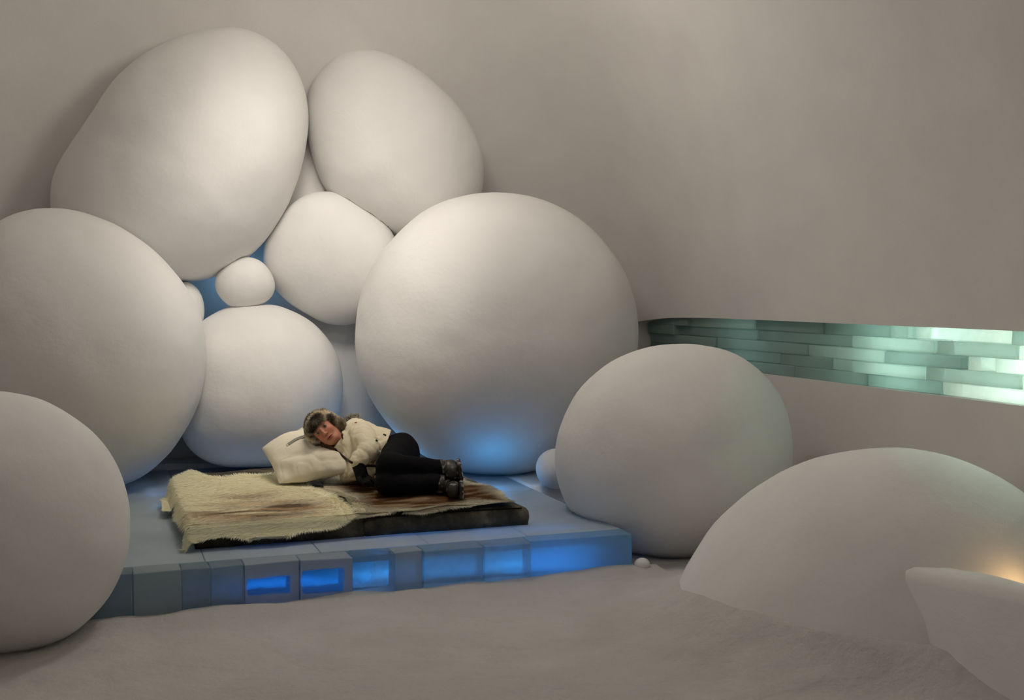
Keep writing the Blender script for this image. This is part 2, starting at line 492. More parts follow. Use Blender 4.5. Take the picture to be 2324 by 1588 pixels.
# snow shelf behind and beside the ice platform
def snow_shelf(name, label, x0, x1, y0, y1, zt, seed):
    nx, ny = 60, 40
    V = []
    xs = np.linspace(x0, x1, nx); ys = np.linspace(y0, y1, ny)
    X, Y = np.meshgrid(xs, ys)
    P = np.stack([X, Y, 0 * X], -1).reshape(-1, 3)
    e = np.minimum(np.minimum(P[:, 0] - x0, x1 - P[:, 0]), np.minimum(P[:, 1] - y0, y1 - P[:, 1]))
    P[:, 2] = zt + .012 * value_noise(P, 4, seed) - (e < 1e-6) * (zt - .1)
    P[:, 1] += (0.03 * value_noise(P * [1, 0, 0], 6, seed + 1)) * (np.abs(P[:, 1] - y0) < .3)
    Fc = [(j * nx + i, j * nx + i + 1, (j + 1) * nx + i + 1, (j + 1) * nx + i) for j in range(ny - 1) for i in range(nx - 1)]
    o = mesh_obj(name, P, Fc, M_LEDGE)
    tag(o, label, 'snow shelf')
snow_shelf('snow_shelf', 'white snow shelf behind the ice platform, under the snow balls', -0.9, 2.60, 8.86, 9.12, .46, 31)
snow_shelf('snow_shelf', 'white snow shelf at the platform\'s side carrying the tiny snow ball', 2.715, 4.2, 7.14, 9.1, .425, 33)
snow_ball('small lump of loose snow lying against the platform\'s right corner', (1456, 1280), 6.28, r=(17, 14), seed=14, rough=.008, nt=32, npn=16)

# ------------------------------------------------------------------ ice platform
PLAT_X, PLAT_Y, PLAT_Z = (-0.10, 2.74), (5.62, 8.84), 0.42
M_TOP = ice_mat('ice_top', (.48, .56, .60), (.36, .66, .85), 0.06, (.80, .92, .98), 2.6, (0.4, 0.7), 0.22, 0.08, 0.35, 0.20)
M_FROST = ice_mat('ice_frosted', (.43, .50, .53), (.40, .62, .76), 0.15, (.75, .90, .97), 2.4, (0.35, 0.65), 0.45, 0.06, 0.2, 0.5)
M_PALE = ice_mat('ice_pale', (.48, .54, .56), (.45, .62, .72), 0.05, (.8, .92, .97), 3.0, (0.35, 0.65), 0.15, 0.06, 0.25, 0.45)
M_BLUE = ice_mat('ice_blue', (.46, .62, .70), (.30, .64, .88), 0.20, (.60, .86, .98), 1.6, (0.3, 0.7), 0.40, 0.06, 0.15, 0.6)
M_GLOW = ice_mat('ice_glow', (.42, .48, .50), (.35, .62, .85), 0.25, (.72, .90, .98), 3.4, (0.38, 0.6), 0.75, 0.05, 0.2, 0.5)
M_SNOWIN = snow_mat('snow_inside', (.72, .73, .74), (.80, .81, .82), 0.3, 22)

def glow_mat(name, color, strength):
    m, nt, out = new_mat(name)
    e = N(nt, 'ShaderNodeEmission'); e.inputs[0].default_value = (*color, 1); e.inputs[1].default_value = strength
    nt.links.new(e.outputs[0], out.inputs[0])
    return m
M_LED = glow_mat('blue_led', (0.05, 0.42, 1.0), 17.0)
M_LED_DIM = glow_mat('blue_led_dim', (0.02, 0.27, 1.0), 5.0)
M_LEDBODY = snow_mat('led_body', (.7, .7, .7), (.75, .75, .75), 0)

plat = empty('ice_platform', (1.32, 7.2, FLOOR_Z), 'bed platform of clear and frosted ice blocks lit blue from inside', 'platform')

def plat_x(px): return at_X(px, 1300, 1)[0] if False else float((lambda r: r[0] * PLAT_Y[0] / r[1])(ray(px, 1310)))

def platform():
    edges = [250, 302, 412, 478, 556, 680, 800, 897, 962, 1098, 1206, 1440]
    mats = [M_FROST, M_PALE, M_FROST, M_FROST, 'W0', 'W1', M_GLOW, M_PALE, M_FROST, M_FROST, M_BLUE]
    xs = [plat_x(e) for e in edges]; xs[0] = PLAT_X[0]; xs[-1] = PLAT_X[1]
    rnd = random.Random(3)
    for k, mt in enumerate(mats):
        x0, x1 = xs[k], xs[k + 1]
        if isinstance(mt, str):
            w = x1 - x0
            bx = (x0 + 0.012, x1 - 0.045, .262 if mt == 'W0' else .250, .352 if mt == 'W0' else .368)
            cx_, cz_ = (x0 + x1) / 2, 0.3
            mt = ice_mat('ice_window_' + ('low' if mt == 'W0' else 'high'), (.43, .49, .52), (.30, .50, .70), 0.05, (.70, .88, .97), 2.4, (.35, .65), 0.12, 0.05, 0.2, 0.35, box=bx)
        dy = rnd.uniform(-.012, .012)
        o = bevel_box('ice_block', (x0 + .0015, PLAT_Y[0] + dy, FLOOR_Z - .12), (x1 - .0015, PLAT_Y[0] + .14 + dy * .3, PLAT_Z), mt, plat, 0.006, 2, 0.004, k)
    # side blocks under the slab
    for sx, x0, x1 in ((0, PLAT_X[0], PLAT_X[0] + .14), (1, PLAT_X[1] - .14, PLAT_X[1])):
        y = PLAT_Y[0] + .148
        k = 0
        while y < PLAT_Y[1] - .05:
            y1 = min(y + rnd.uniform(.55, .75), PLAT_Y[1])
            bevel_box('ice_block', (x0, y, FLOOR_Z - .12), (x1, y1 - .003, PLAT_Z - .072), M_FROST, plat, 0.006, 2, 0.003, 20 + k + 7 * sx)
            y = y1; k += 1
    # top slabs
    xs2 = [PLAT_X[0], .48, 1.05, 1.62, 2.18, PLAT_X[1]]
    for k in range(5):
        ys2 = [PLAT_Y[0] + .147, 7.1 + .2 * (k % 2), PLAT_Y[1]]
        for j in range(2):
            bevel_box('top_slab', (xs2[k] + .001, ys2[j], PLAT_Z - .07), (xs2[k + 1] - .001, ys2[j + 1] - .002, PLAT_Z - .001 * (k % 2)), M_TOP, plat, 0.004, 1, 0.0, 40 + k)
    # snow heaped inside
    nx, ny = 60, 30
    X, Y = np.meshgrid(np.linspace(PLAT_X[0] + .15, PLAT_X[1] - .15, nx), np.linspace(PLAT_Y[0] + .15, PLAT_Y[1] - .05, ny))
    P = np.stack([X, Y, 0 * X], -1).reshape(-1, 3)
    P[:, 2] = .215 + .025 * value_noise(P, 2.3, 7) + .01 * value_noise(P, 8, 8)
    Fc = [(j * nx + i, j * nx + i + 1, (j + 1) * nx + i + 1, (j + 1) * nx + i) for j in range(ny - 1) for i in range(nx - 1)]
    o = mesh_obj('inner_snow', P, Fc, M_SNOWIN); adopt(o, plat)
    # blue light tubes lying inside the hollow
    for tk, (xa, ya, xb, yb) in enumerate(((.62, 5.95, 1.25, 5.94), (1.36, 6.05, 1.78, 6.04), (1.88, 5.94, 2.50, 5.92), (2.30, 6.6, 2.32, 7.6), (.3, 7.8, 1.2, 8.0))):
        bm = bmesh.new()
        bmesh.ops.create_cone(bm, cap_ends=True, segments=16, radius1=.012, radius2=.012, depth=1.0)
        me = bpy.data.meshes.new('light_tube'); bm.to_mesh(me); bm.free(); me.materials.append(M_LED_DIM if tk == 0 else M_LED)
        t = link(bpy.data.objects.new('light_tube', me))
        a, b = Vector((xa, ya, .332)), Vector((xb, yb, .332))
        L = (b - a).length
        for v in me.vertices: v.co.z *= L
        for p in me.polygons: p.use_smooth = len(p.vertices) == 4
        t.location = (a + b) / 2; t.rotation_euler = (b - a).to_track_quat('Z', 'Y').to_euler()
        adopt(t, plat)
platform()

# ------------------------------------------------------------------ mattresses
MAT_X, MAT_Y, MAT_TOP = (.455, 2.285), (6.055, 7.93), .535
def mattress_mat():
    m, nt, out = new_mat('dark_fur_cover')
    p = N(nt, 'ShaderNodeBsdfPrincipled'); p.inputs['Roughness'].default_value = .8
    n1 = noise(nt, 7, 5, .65)
    r = ramp(nt, n1.outputs[0], [(.32, (.020, .016, .011)), (.5, (.065, .052, .032)), (.62, (.14, .118, .070)), (.78, (.25, .22, .15))])
    nt.links.new(r.outputs[0], p.inputs['Base Color'])
    n2 = noise(nt, 60, 4, .7)
    b = N(nt, 'ShaderNodeBump'); b.inputs['Strength'].default_value = .6; b.inputs['Distance'].default_value = .01
    nt.links.new(n2.outputs[0], b.inputs['Height']); nt.links.new(b.outputs[0], p.inputs['Normal'])
    nt.links.new(p.outputs[0], out.inputs[0])
    return m
M_MATT = mattress_mat()
M_SEAM = snow_mat('dark_piping', (.006, .005, .004), (.012, .010, .008), 0.1, 60)

def mattress(x0, x1, label, seed, MAT_Y=MAT_Y):
    # a rounded padded slab, sagging a little
    n = 40; m_ = 40
    root = empty('mattress', ((x0 + x1) / 2, sum(MAT_Y) / 2, PLAT_Z), label, 'mattress')
    V = []; Fc = []
    us = np.linspace(0, 1, n + 1); vs = np.linspace(0, 1, m_ + 1)
    prof = [(0.0, 0.0), (-.004, .03), (-.006, .055), (-.003, .085), (.008, .103), (.03, .110)]   # (inset, height)
    loops = []
    def loop(inset, z):
        pts = []
        xa, xb, ya, yb = x0 + inset, x1 - inset, MAT_Y[0] + inset, MAT_Y[1] - inset
        for u in us[:-1]: pts.append((xa + (xb - xa) * u, ya, z))
        for u in vs[:-1]: pts.append((xb, ya + (yb - ya) * u, z))
        for u in us[:-1]: pts.append((xb - (xb - xa) * u, yb, z))
        for u in vs[:-1]: pts.append((xa, yb - (yb - ya) * u, z))
        return pts
    for ins, z in prof: loops.append(loop(ins, PLAT_Z + z))
    for f in (.10, .2, .3, .4): loops.append(loop(f, PLAT_Z + .113))
    V = np.array([p for l in loops for p in l])
    V = V + np.stack([.006 * value_noise(V, 6, seed), .008 * value_noise(V, 6, seed + 1), .010 * value_noise(V, 4, seed + 2) * (V[:, 2] > PLAT_Z + .05)], 1)
    k = len(loops[0])
    for a in range(len(loops) - 1):
        for i in range(k):
            j = (i + 1) % k
            Fc.append((a * k + i, a * k + j, (a + 1) * k + j, (a + 1) * k + i))
    Fc.append(tuple((len(loops) - 1) * k + i for i in range(k)))
    Fc.append(tuple(reversed(range(k))))
    V[:, 2] = np.maximum(V[:, 2], PLAT_Z + .0005)
    o = mesh_obj('cover', V, Fc, M_MATT); adopt(o, root)
    # piping along the front's top edge and down the corner
    pts = [(p[0], p[1] - .002, p[2]) for p in V[4 * k: 4 * k + n]]
    for nm, pp in (('piping', pts),):
        cu = tube(nm, pp, .004, M_SEAM); adopt(cu, root)
    return root

def tube(name, pts, rad, mat, seg=8, flat=None):
    pts = np.array(pts, float); n = len(pts)
    rad = np.full(n, rad) if np.isscalar(rad) else np.array(rad)
    T = np.gradient(pts, axis=0); T /= np.linalg.norm(T, axis=1)[:, None] + 1e-9
    ref = np.array([0, 0, 1.0]); V = []
    for p, t, r in zip(pts, T, rad):
        a = np.cross(t, ref); a = a / (np.linalg.norm(a) + 1e-9) if np.linalg.norm(a) > 1e-4 else np.array([1.0, 0, 0])
        b = np.cross(t, a)
        for k in range(seg):
            an = 2 * math.pi * k / seg
            V.append(p + r * (a * math.cos(an) + b * math.sin(an)))
    Fc = [(i * seg + k, i * seg + (k + 1) % seg, (i + 1) * seg + (k + 1) % seg, (i + 1) * seg + k) for i in range(n - 1) for k in range(seg)]
    Fc += [tuple(reversed(range(seg))), tuple((n - 1) * seg + k for k in range(seg))]
    return mesh_obj(name, V, Fc, mat)

XS = 1.345
mattress(MAT_X[0], XS - .004, 'dark mottled mattress under the cream reindeer hide', 60)
mattress(XS + .004, MAT_X[1], 'dark mottled mattress under the lying person\'s brown hide', 70, (MAT_Y[0], 7.55))

# ------------------------------------------------------------------ packed snow: where two masses press together the rear one is cut to the other's surface
from mathutils.bvhtree import BVHTree
bpy.context.view_layer.update()
def world_bvh(objs):
    V, Fc = [], []
    for o in objs:
        n = len(V); mw = o.matrix_world
        V += [mw @ v.co for v in o.data.vertices]
        Fc += [tuple(n + i for i in p.vertices) for p in o.data.polygons]
    return BVHTree.FromPolygons(V, Fc)
def press(ball, others, bite=.004):
    """pull in every point of the ball that lies beyond the surface of what it leans on; a few millimetres stay as contact"""
    c = ball.matrix_world.translation.copy()
    for tree in [world_bvh(others)]:
        for v in ball.data.vertices:
            d = v.co.length
            if d < 1e-6: continue
            u = v.co.normalized()
            h = tree.ray_cast(c, u, d)
            if h[0] is not None and h[3] + bite < d: v.co = u * (h[3] + bite)
    ball.data.update()
slabs = [o for o in plat.children if o.name.startswith(('ice_block', 'top_slab'))]
rooms = [shell[k] for k in ('wall_left', 'wall_right', 'wall_back', 'ceiling')]
shelves = [o for o in scene.objects if o.name.startswith('snow_shelf')]
press(b_left, slabs); press(b_slot, slabs); press(b_lean, slabs)
press(b_foot, slabs); press(b_foot, shelves); press(b_tiny, shelves)
press(b_pillow, [b_lean]); press(b_pillow, slabs); press(b_pillow, shelves)
press(b_small, [b_pillow]); press(b_mid, [b_foot]); press(b_mid, [b_small])
press(b_sliver, [b_lean]); press(b_sliver, [b_pillow])
press(b_largest, [b_lean]); press(b_largest, [b_small]); press(b_largest, [b_mid])
press(b_egg, [b_mid]); press(b_egg, [b_foot]); press(b_egg, [b_largest])
for q in (b_largest, b_egg, b_mid, b_pillow, b_foot, b_lean, b_dome): press(q, rooms)

# ------------------------------------------------------------------ soft-body tools: distance fields meshed by surface nets
def surface_nets(fn, lo, hi, h):
    lo = np.array(lo, float); hi = np.array(hi, float)
    dims = np.ceil((hi - lo) / h).astype(int) + 1
    g = [lo[i] + h * np.arange(dims[i]) for i in range(3)]
    X, Y, Z = np.meshgrid(*g, indexing='ij')
    P = np.stack([X, Y, Z], -1)
    Fv = fn(P)
    ins = Fv < 0
    nx, ny, nz = dims
    cs = (nx - 1, ny - 1, nz - 1)
    corners = [(a, b, c) for a in (0, 1) for b in (0, 1) for c in (0, 1)]
    cnt = sum(ins[a:a + cs[0], b:b + cs[1], c:c + cs[2]].astype(int) for a, b, c in corners)
    act = np.argwhere((cnt > 0) & (cnt < 8))
    idx = -np.ones(cs, int); idx[tuple(act.T)] = np.arange(len(act))
    acc = np.zeros((len(act), 3)); num = np.zeros(len(act))
    for ai, (a, b, c) in enumerate(corners):
        for ax in range(3):
            if (a, b, c)[ax] == 1: continue
            e = [a, b, c]; e[ax] = 1
            f0 = Fv[act[:, 0] + a, act[:, 1] + b, act[:, 2] + c]
            f1 = Fv[act[:, 0] + e[0], act[:, 1] + e[1], act[:, 2] + e[2]]
            m = (f0 < 0) != (f1 < 0)
            t = np.where(m, f0 / np.where(np.abs(f0 - f1) < 1e-12, 1, f0 - f1), 0)
            p = np.tile(np.array([a, b, c], float), (len(act), 1)); p[:, ax] += t
            acc[m] += p[m]; num[m] += 1
    V = lo + h * (act + acc / num[:, None])
    faces = []
    for ax in range(3):
        o1, o2 = [(1, 2), (2, 0), (0, 1)][ax]
        sl0 = [slice(None)] * 3; sl1 = [slice(None)] * 3
        sl0[ax] = slice(0, -1); sl1[ax] = slice(1, None)
        A = ins[tuple(sl0)]; B = ins[tuple(sl1)]
        e = np.argwhere(A != B)
        ok = (e[:, o1] > 0) & (e[:, o2] > 0) & (e[:, o1] < dims[o1] - 1) & (e[:, o2] < dims[o2] - 1)
        e = e[ok]
        flip = ~A[tuple(e.T)]
        q = []
        for d1, d2 in ((-1, -1), (0, -1), (0, 0), (-1, 0)):
            k = e.copy(); k[:, o1] += d1; k[:, o2] += d2
            q.append(idx[tuple(k.T)])
        q = np.stack(q, 1)
        q[flip] = q[flip][:, ::-1]
        faces.append(q)
    return V, np.concatenate(faces)

def seg(P, a, b, ra, rb):
    a, b = np.array(a, float), np.array(b, float)
    ab = b - a
    t = np.clip(((P - a) @ ab) / (ab @ ab), 0, 1)
    return np.linalg.norm(P - a - t[..., None] * ab, axis=-1) - (ra + (rb - ra) * t)

def ell(P, c, R, M=None):
    q = P - np.array(c, float)
    if M is not None: q = q @ np.array(M, float).T      # rows of M: the local axes
    R = np.array(R, float)
    k0 = np.linalg.norm(q / R, axis=-1); k1 = np.linalg.norm(q / (R * R), axis=-1)
    return k0 * (k0 - 1) / (k1 + 1e-9)

def smin(a, b, k):
    h = np.clip(0.5 + 0.5 * (b - a) / k, 0, 1)
    return b + (a - b) * h - k * h * (1 - h)
def smax(a, b, k): return -smin(-a, -b, k)

def soft(name, fn, lo, hi, h, mat, root=None, colour=None, smooth_it=1):
    V, Fq = surface_nets(fn, lo, hi, h)
    o = mesh_obj(name, V, Fq, mat)
    if smooth_it:
        bm = bmesh.new(); bm.from_mesh(o.data)
        for _ in range(smooth_it): bmesh.ops.smooth_vert(bm, verts=bm.verts, factor=0.5, use_axis_x=True, use_axis_y=True, use_axis_z=True)
        bmesh.ops.recalc_face_normals(bm, faces=bm.faces)
        bm.to_mesh(o.data); bm.free()
    if colour is not None:
        P = np.array([v.co for v in o.data.vertices])
        c = colour(P)
        at = o.data.color_attributes.new('tint', 'FLOAT_COLOR', 'POINT')
        at.data.foreach_set('color', np.concatenate([c, np.ones((len(c), 1))], 1).ravel().astype(np.float32))
    if root is not None: adopt(o, root)
    return o

def cloth_mat(name, c0, c1, scale=8, bump=.25, bscale=40, rough=.8, attr=False, bdist=.006, spec=.2):
    m, nt, out = new_mat(name)
    p = N(nt, 'ShaderNodeBsdfPrincipled'); p.inputs['Roughness'].default_value = rough
    p.inputs['Specular IOR Level'].default_value = spec
    if attr:
        a = N(nt, 'ShaderNodeAttribute', attribute_name='tint'); nt.links.new(a.outputs['Color'], p.inputs['Base Color'])
    else:
        n1 = noise(nt, scale, 4, .6); r = ramp(nt, n1.outputs[0], [(.3, c0), (.7, c1)])
        nt.links.new(r.outputs[0], p.inputs['Base Color'])
    n2 = noise(nt, bscale, 3, .6)
    b = N(nt, 'ShaderNodeBump'); b.inputs['Strength'].default_value = bump; b.inputs['Distance'].default_value = bdist
    nt.links.new(n2.outputs[0], b.inputs['Height']); nt.links.new(b.outputs[0], p.inputs['Normal'])
    nt.links.new(p.outputs[0], out.inputs[0])
    return m

def fur_mat():
    m, nt, out = new_mat('hair')
    a = N(nt, 'ShaderNodeAttribute', attribute_name='tint')
    d = N(nt, 'ShaderNodeBsdfDiffuse'); t = N(nt, 'ShaderNodeBsdfTranslucent')
    mx = N(nt, 'ShaderNodeMixShader'); mx.inputs[0].default_value = .3
    nt.links.new(a.outputs['Color'], d.inputs[0]); nt.links.new(a.outputs['Color'], t.inputs[0])
    nt.links.new(d.outputs[0], mx.inputs[1]); nt.links.new(t.outputs[0], mx.inputs[2])
    nt.links.new(mx.outputs[0], out.inputs[0])
    return m
M_FUR = fur_mat()
M_PELT = cloth_mat('pelt', None, None, attr=True, bump=.3, bscale=80, rough=.9, spec=.05)

def blades(name, roots, dirs, normals, length, width, colours, root_obj, mat=M_FUR, seed=0, lift=.5, droop=.25, spread=.35):
    """real hairs: tapered three-triangle strips joined into one mesh"""
    rng = np.random.RandomState(seed); n = len(roots)
    L = np.asarray(length) * rng.uniform(.65, 1.2, n)
    j = rng.normal(0, spread, (n, 3))
    lift = np.asarray(lift).reshape(-1, 1)
    d = dirs * (1 - lift) + normals * lift + j * .5
    d /= np.linalg.norm(d, axis=1)[:, None]
    d2 = d + np.array([0, 0, -droop]) + j * .35; d2 /= np.linalg.norm(d2, axis=1)[:, None]
    mid = roots + d * (L * .5)[:, None]
    tip = mid + d2 * (L * .5)[:, None]
    s = np.cross(d, normals + rng.normal(0, .28, (n, 3)))
    s /= np.linalg.norm(s, axis=1)[:, None] + 1e-9
    w = np.asarray(width) * rng.uniform(.7, 1.3, n)
    V = np.stack([roots - s * (w / 2)[:, None], roots + s * (w / 2)[:, None], mid - s * (w * .4)[:, None], mid + s * (w * .4)[:, None], tip], 1)
    k = np.arange(n) * 5
    T = np.stack([np.stack([k, k + 1, k + 3], 1), np.stack([k, k + 3, k + 2], 1), np.stack([k + 2, k + 3, k + 4], 1)], 1).reshape(-1, 3)
    me = bpy.data.meshes.new(name)
    me.vertices.add(n * 5); me.vertices.foreach_set('co', V.reshape(-1).astype(np.float32))
    me.loops.add(len(T) * 3); me.loops.foreach_set('vertex_index', T.ravel().astype(np.int32))
    me.polygons.add(len(T)); me.polygons.foreach_set('loop_start', np.arange(0, len(T) * 3, 3, dtype=np.int32))
    me.update(calc_edges=True); me.validate()
    shade = rng.uniform(.85, 1.15, (n, 1, 1))
    c = np.repeat(colours[:, None, :], 5, 1) * shade
    at = me.color_attributes.new('tint', 'FLOAT_COLOR', 'POINT')
    at.data.foreach_set('color', np.concatenate([np.clip(c, 0, 1), np.ones((n, 5, 1))], 2).ravel().astype(np.float32))
    me.materials.append(mat)
    o = link(bpy.data.objects.new(name, me)); o['kind'] = 'stuff'
    if root_obj is not None: adopt(o, root_obj)
    return o

def sample_surface(o, n, seed=0, keep=None):
    me = o.data; rng = np.random.RandomState(seed)
    me.calc_loop_triangles()
    V = np.array([v.co for v in me.vertices]); T = np.array([t.vertices for t in me.loop_triangles])
    a, b, c = V[T[:, 0]], V[T[:, 1]], V[T[:, 2]]
    nr = np.cross(b - a, c - a); ar = np.linalg.norm(nr, axis=1)
    i = rng.choice(len(T), n, p=ar / ar.sum())
    u, v = rng.rand(n), rng.rand(n); f = u + v > 1; u[f] = 1 - u[f]; v[f] = 1 - v[f]
    P = a[i] + u[:, None] * (b - a)[i] + v[:, None] * (c - a)[i]
    Nn = nr[i] / ar[i][:, None]
    if keep is not None:
        m = keep(P); P, Nn = P[m], Nn[m]
    return P, Nn

def in_poly(x, y, poly):
    poly = np.array(poly); r = np.zeros(x.shape, bool); j = len(poly) - 1
    for i in range(len(poly)):
        xi, yi = poly[i]; xj, yj = poly[j]
        c = ((yi > y) != (yj > y)) & (x < (xj - xi) * (y - yi) / (yj - yi + 1e-12) + xi)
        r ^= c; j = i
    return r
def poly_dist(x, y, poly):
    poly = np.array(poly); d = np.full(x.shape, 9.0); j = len(poly) - 1
    for i in range(len(poly)):
        a, b = poly[j], poly[i]; ab = b - a
        t = np.clip(((x - a[0]) * ab[0] + (y - a[1]) * ab[1]) / (ab @ ab + 1e-12), 0, 1)
        d = np.minimum(d, np.hypot(x - a[0] - t * ab[0], y - a[1] - t * ab[1])); j = i
    return d

# ------------------------------------------------------------------ reindeer hides
HIDE_Z = MAT_TOP + .012
def drape(XY, lift=0.0):
    """lay flat hide coordinates over the mattress: what sticks out hangs down its side"""
    x, y = XY[:, 0].copy(), XY[:, 1].copy()
    z = np.full(len(x), HIDE_Z)
    z += .010 * value_noise(np.stack([x, y, 0 * x], 1), 5, 21) + .006
    for arr, lim, sg, hang in ((x, MAT_X[0], -1, 1.0), (x, MAT_X[1], 1, 1.0), (y, MAT_Y[0], -1, .24), (y, MAT_Y[1], 1, 1.0)):
        e = np.maximum(0, sg * (arr - lim)) * hang
        arr[:] = np.where(sg * (arr - lim) > 0, lim + sg * e, arr)
        out = np.minimum(e, .03 + .5 * np.maximum(0, e - .03))
        arr[:] = arr - sg * (e - out)
        z -= np.minimum(np.maximum(0, e - .012), .095) * .9
    return np.stack([x, y, np.maximum(z, PLAT_Z + .012) + lift], 1)

def hide(label, poly_px, colour, seed, nblades, flow, length):
    poly = np.array([at_z(px, py, HIDE_Z)[:2] for px, py in poly_px])
    lo, hi = poly.min(0) - .02, poly.max(0) + .02
    h = .014
    xs = np.arange(lo[0], hi[0], h); ys = np.arange(lo[1], hi[1], h)
    X, Y = np.meshgrid(xs, ys); ok = in_poly(X, Y, poly)
    cells = ok[:-1, :-1] & ok[1:, :-1] & ok[:-1, 1:] & ok[1:, 1:]
    nx = len(xs)
    XY = np.stack([X.ravel(), Y.ravel()], 1); P = drape(XY)
    Fc = [(j * nx + i, j * nx + i + 1, (j + 1) * nx + i + 1, (j + 1) * nx + i) for j, i in np.argwhere(cells)]
    used = np.unique(np.array(Fc)); mp = {int(v): k for k, v in enumerate(used)}
    c = poly.mean(0)
    root = empty('reindeer_hide', (c[0], c[1], HIDE_Z), label, 'hide')
    cols = colour(XY, poly_dist(XY[:, 0], XY[:, 1], poly))
    o = mesh_obj('skin', P[used], [[mp[v] for v in f] for f in Fc], M_PELT)
    at = o.data.color_attributes.new('tint', 'FLOAT_COLOR', 'POINT')
    at.data.foreach_set('color', np.concatenate([cols[used] * .95, np.ones((len(used), 1))], 1).ravel().astype(np.float32))
    adopt(o, root)
    rng = np.random.RandomState(seed)
    Q = rng.uniform(lo, hi, (nblades * 3, 2)); Q = Q[in_poly(Q[:, 0], Q[:, 1], poly)][:nblades]
    dE = poly_dist(Q[:, 0], Q[:, 1], poly)
    R0 = drape(Q); e = 1e-3
    Rx = drape(Q + [e, 0]) - R0; Ry = drape(Q + [0, e]) - R0
    nn = np.cross(Rx, Ry); nn /= np.linalg.norm(nn, axis=1)[:, None] + 1e-12
    # hair flow along the hide, turning outwards at its rim
    tow = Q - c; tow /= np.linalg.norm(tow, axis=1)[:, None]
    w = np.clip(1 - dE / .12, 0, 1)[:, None]
    fl = np.array(flow)[None, :] * (1 - w) + tow * w
    sw = value_noise(np.stack([Q[:, 0], Q[:, 1], 0 * Q[:, 0]], 1), 6, seed + 5)[:, None]
    fl = fl + (.5 + .6 * w) * sw * np.array([[0.3, 1.0]])
    t3 = Rx * fl[:, :1] / e + Ry * fl[:, 1:] / e
    t3 /= np.linalg.norm(t3, axis=1)[:, None] + 1e-12
    blades('fur', R0, t3, nn, length * (1 - .1 * w[:, 0]), .0022, colour(Q, dE), root, seed=seed, lift=.03 + .2 * w[:, 0], droop=.06, spread=.11)
    return root, poly

def px_xy(px, py): return at_z(px, py, HIDE_Z)[:2]
CREAM = np.array([1.0, .95, .74]); GREYB = np.array([.30, .22, .15]); BROWN = np.array([.17, .085, .036]); TAN = np.array([.62, .46, .29])
def n2(Q, s, seed): return value_noise(np.stack([Q[:, 0], Q[:, 1], 0 * Q[:, 0]], 1), s, seed)
def col_left(Q, dE):
    c = px_xy(600, 1160)
    ax = (Q - c) / np.array([.42, .26])
    k = np.exp(-(ax ** 2).sum(1) ** 1.5) * np.clip(.8 + .9 * n2(Q * [1, 3.5], 4, 41), 0, 1.2)
    k2 = np.exp(-(((Q - px_xy(570, 1128)) / np.array([.16, .13])) ** 2).sum(1)) * .6
    k = np.clip(np.maximum(k, k2), 0, 1)[:, None] * np.clip(dE / .10, 0, 1)[:, None]
    dark = np.clip(.5 + 1.4 * n2(Q * [1, 4.0], 6, 42), 0, 1)[:, None]
    return CREAM * (1 - k) + (GREYB * dark + TAN * (1 - dark)) * k
def col_right(Q, dE):
    front = np.clip(1 - np.abs(Q[:, 1] - MAT_Y[0] - .02) / .13 + .5 * n2(Q, 6, 47), 0, 1)
    edge = np.clip(np.maximum(1.25 - (dE - .012) / .085 + .5 * n2(Q, 7, 44), front), 0, 1)[:, None]
    t = np.clip(.22 + 1.0 * n2(Q * [1, 3.0], 7, 45), 0, 1)[:, None]
    body = BROWN * (1 - t) + TAN * t * .75
    return (CREAM * .88 * (.75 + .25 * n2(Q, 9, 46)[:, None])) * edge + body * (1 - edge)

hide('cream reindeer hide with a grey-brown centre, left of the person',
     [(435, 1069), (478, 1081), (510, 1085), (554, 1079), (625, 1075), (640, 1086), (690, 1088), (712, 1110), (755, 1125), (791, 1146), (811, 1174), (775, 1194), (716, 1202), (690, 1212), (668, 1232), (613, 1232), (581, 1220), (530, 1216), (490, 1222), (470, 1240), (451, 1236), (407, 1228), (411, 1190), (391, 1158), (379, 1146), (399, 1126), (371, 1131), (336, 1131), (344, 1107), (379, 1091)],
     col_left, 81, 70000, (-1.0, -.3), .034)
hide('brown reindeer hide with a pale rim under the lying person',
     [(736, 1099), (755, 1086), (795, 1072), (900, 1062), (1000, 1070), (1064, 1096), (1108, 1107), (1132, 1119), (1167, 1143), (1132, 1148), (1085, 1152), (1033, 1158), (973, 1166), (914, 1163), (854, 1173), (823, 1178), (807, 1158), (787, 1131), (755, 1122), (740, 1115)],
     col_right, 91, 60000, (1.0, -.15), .032)

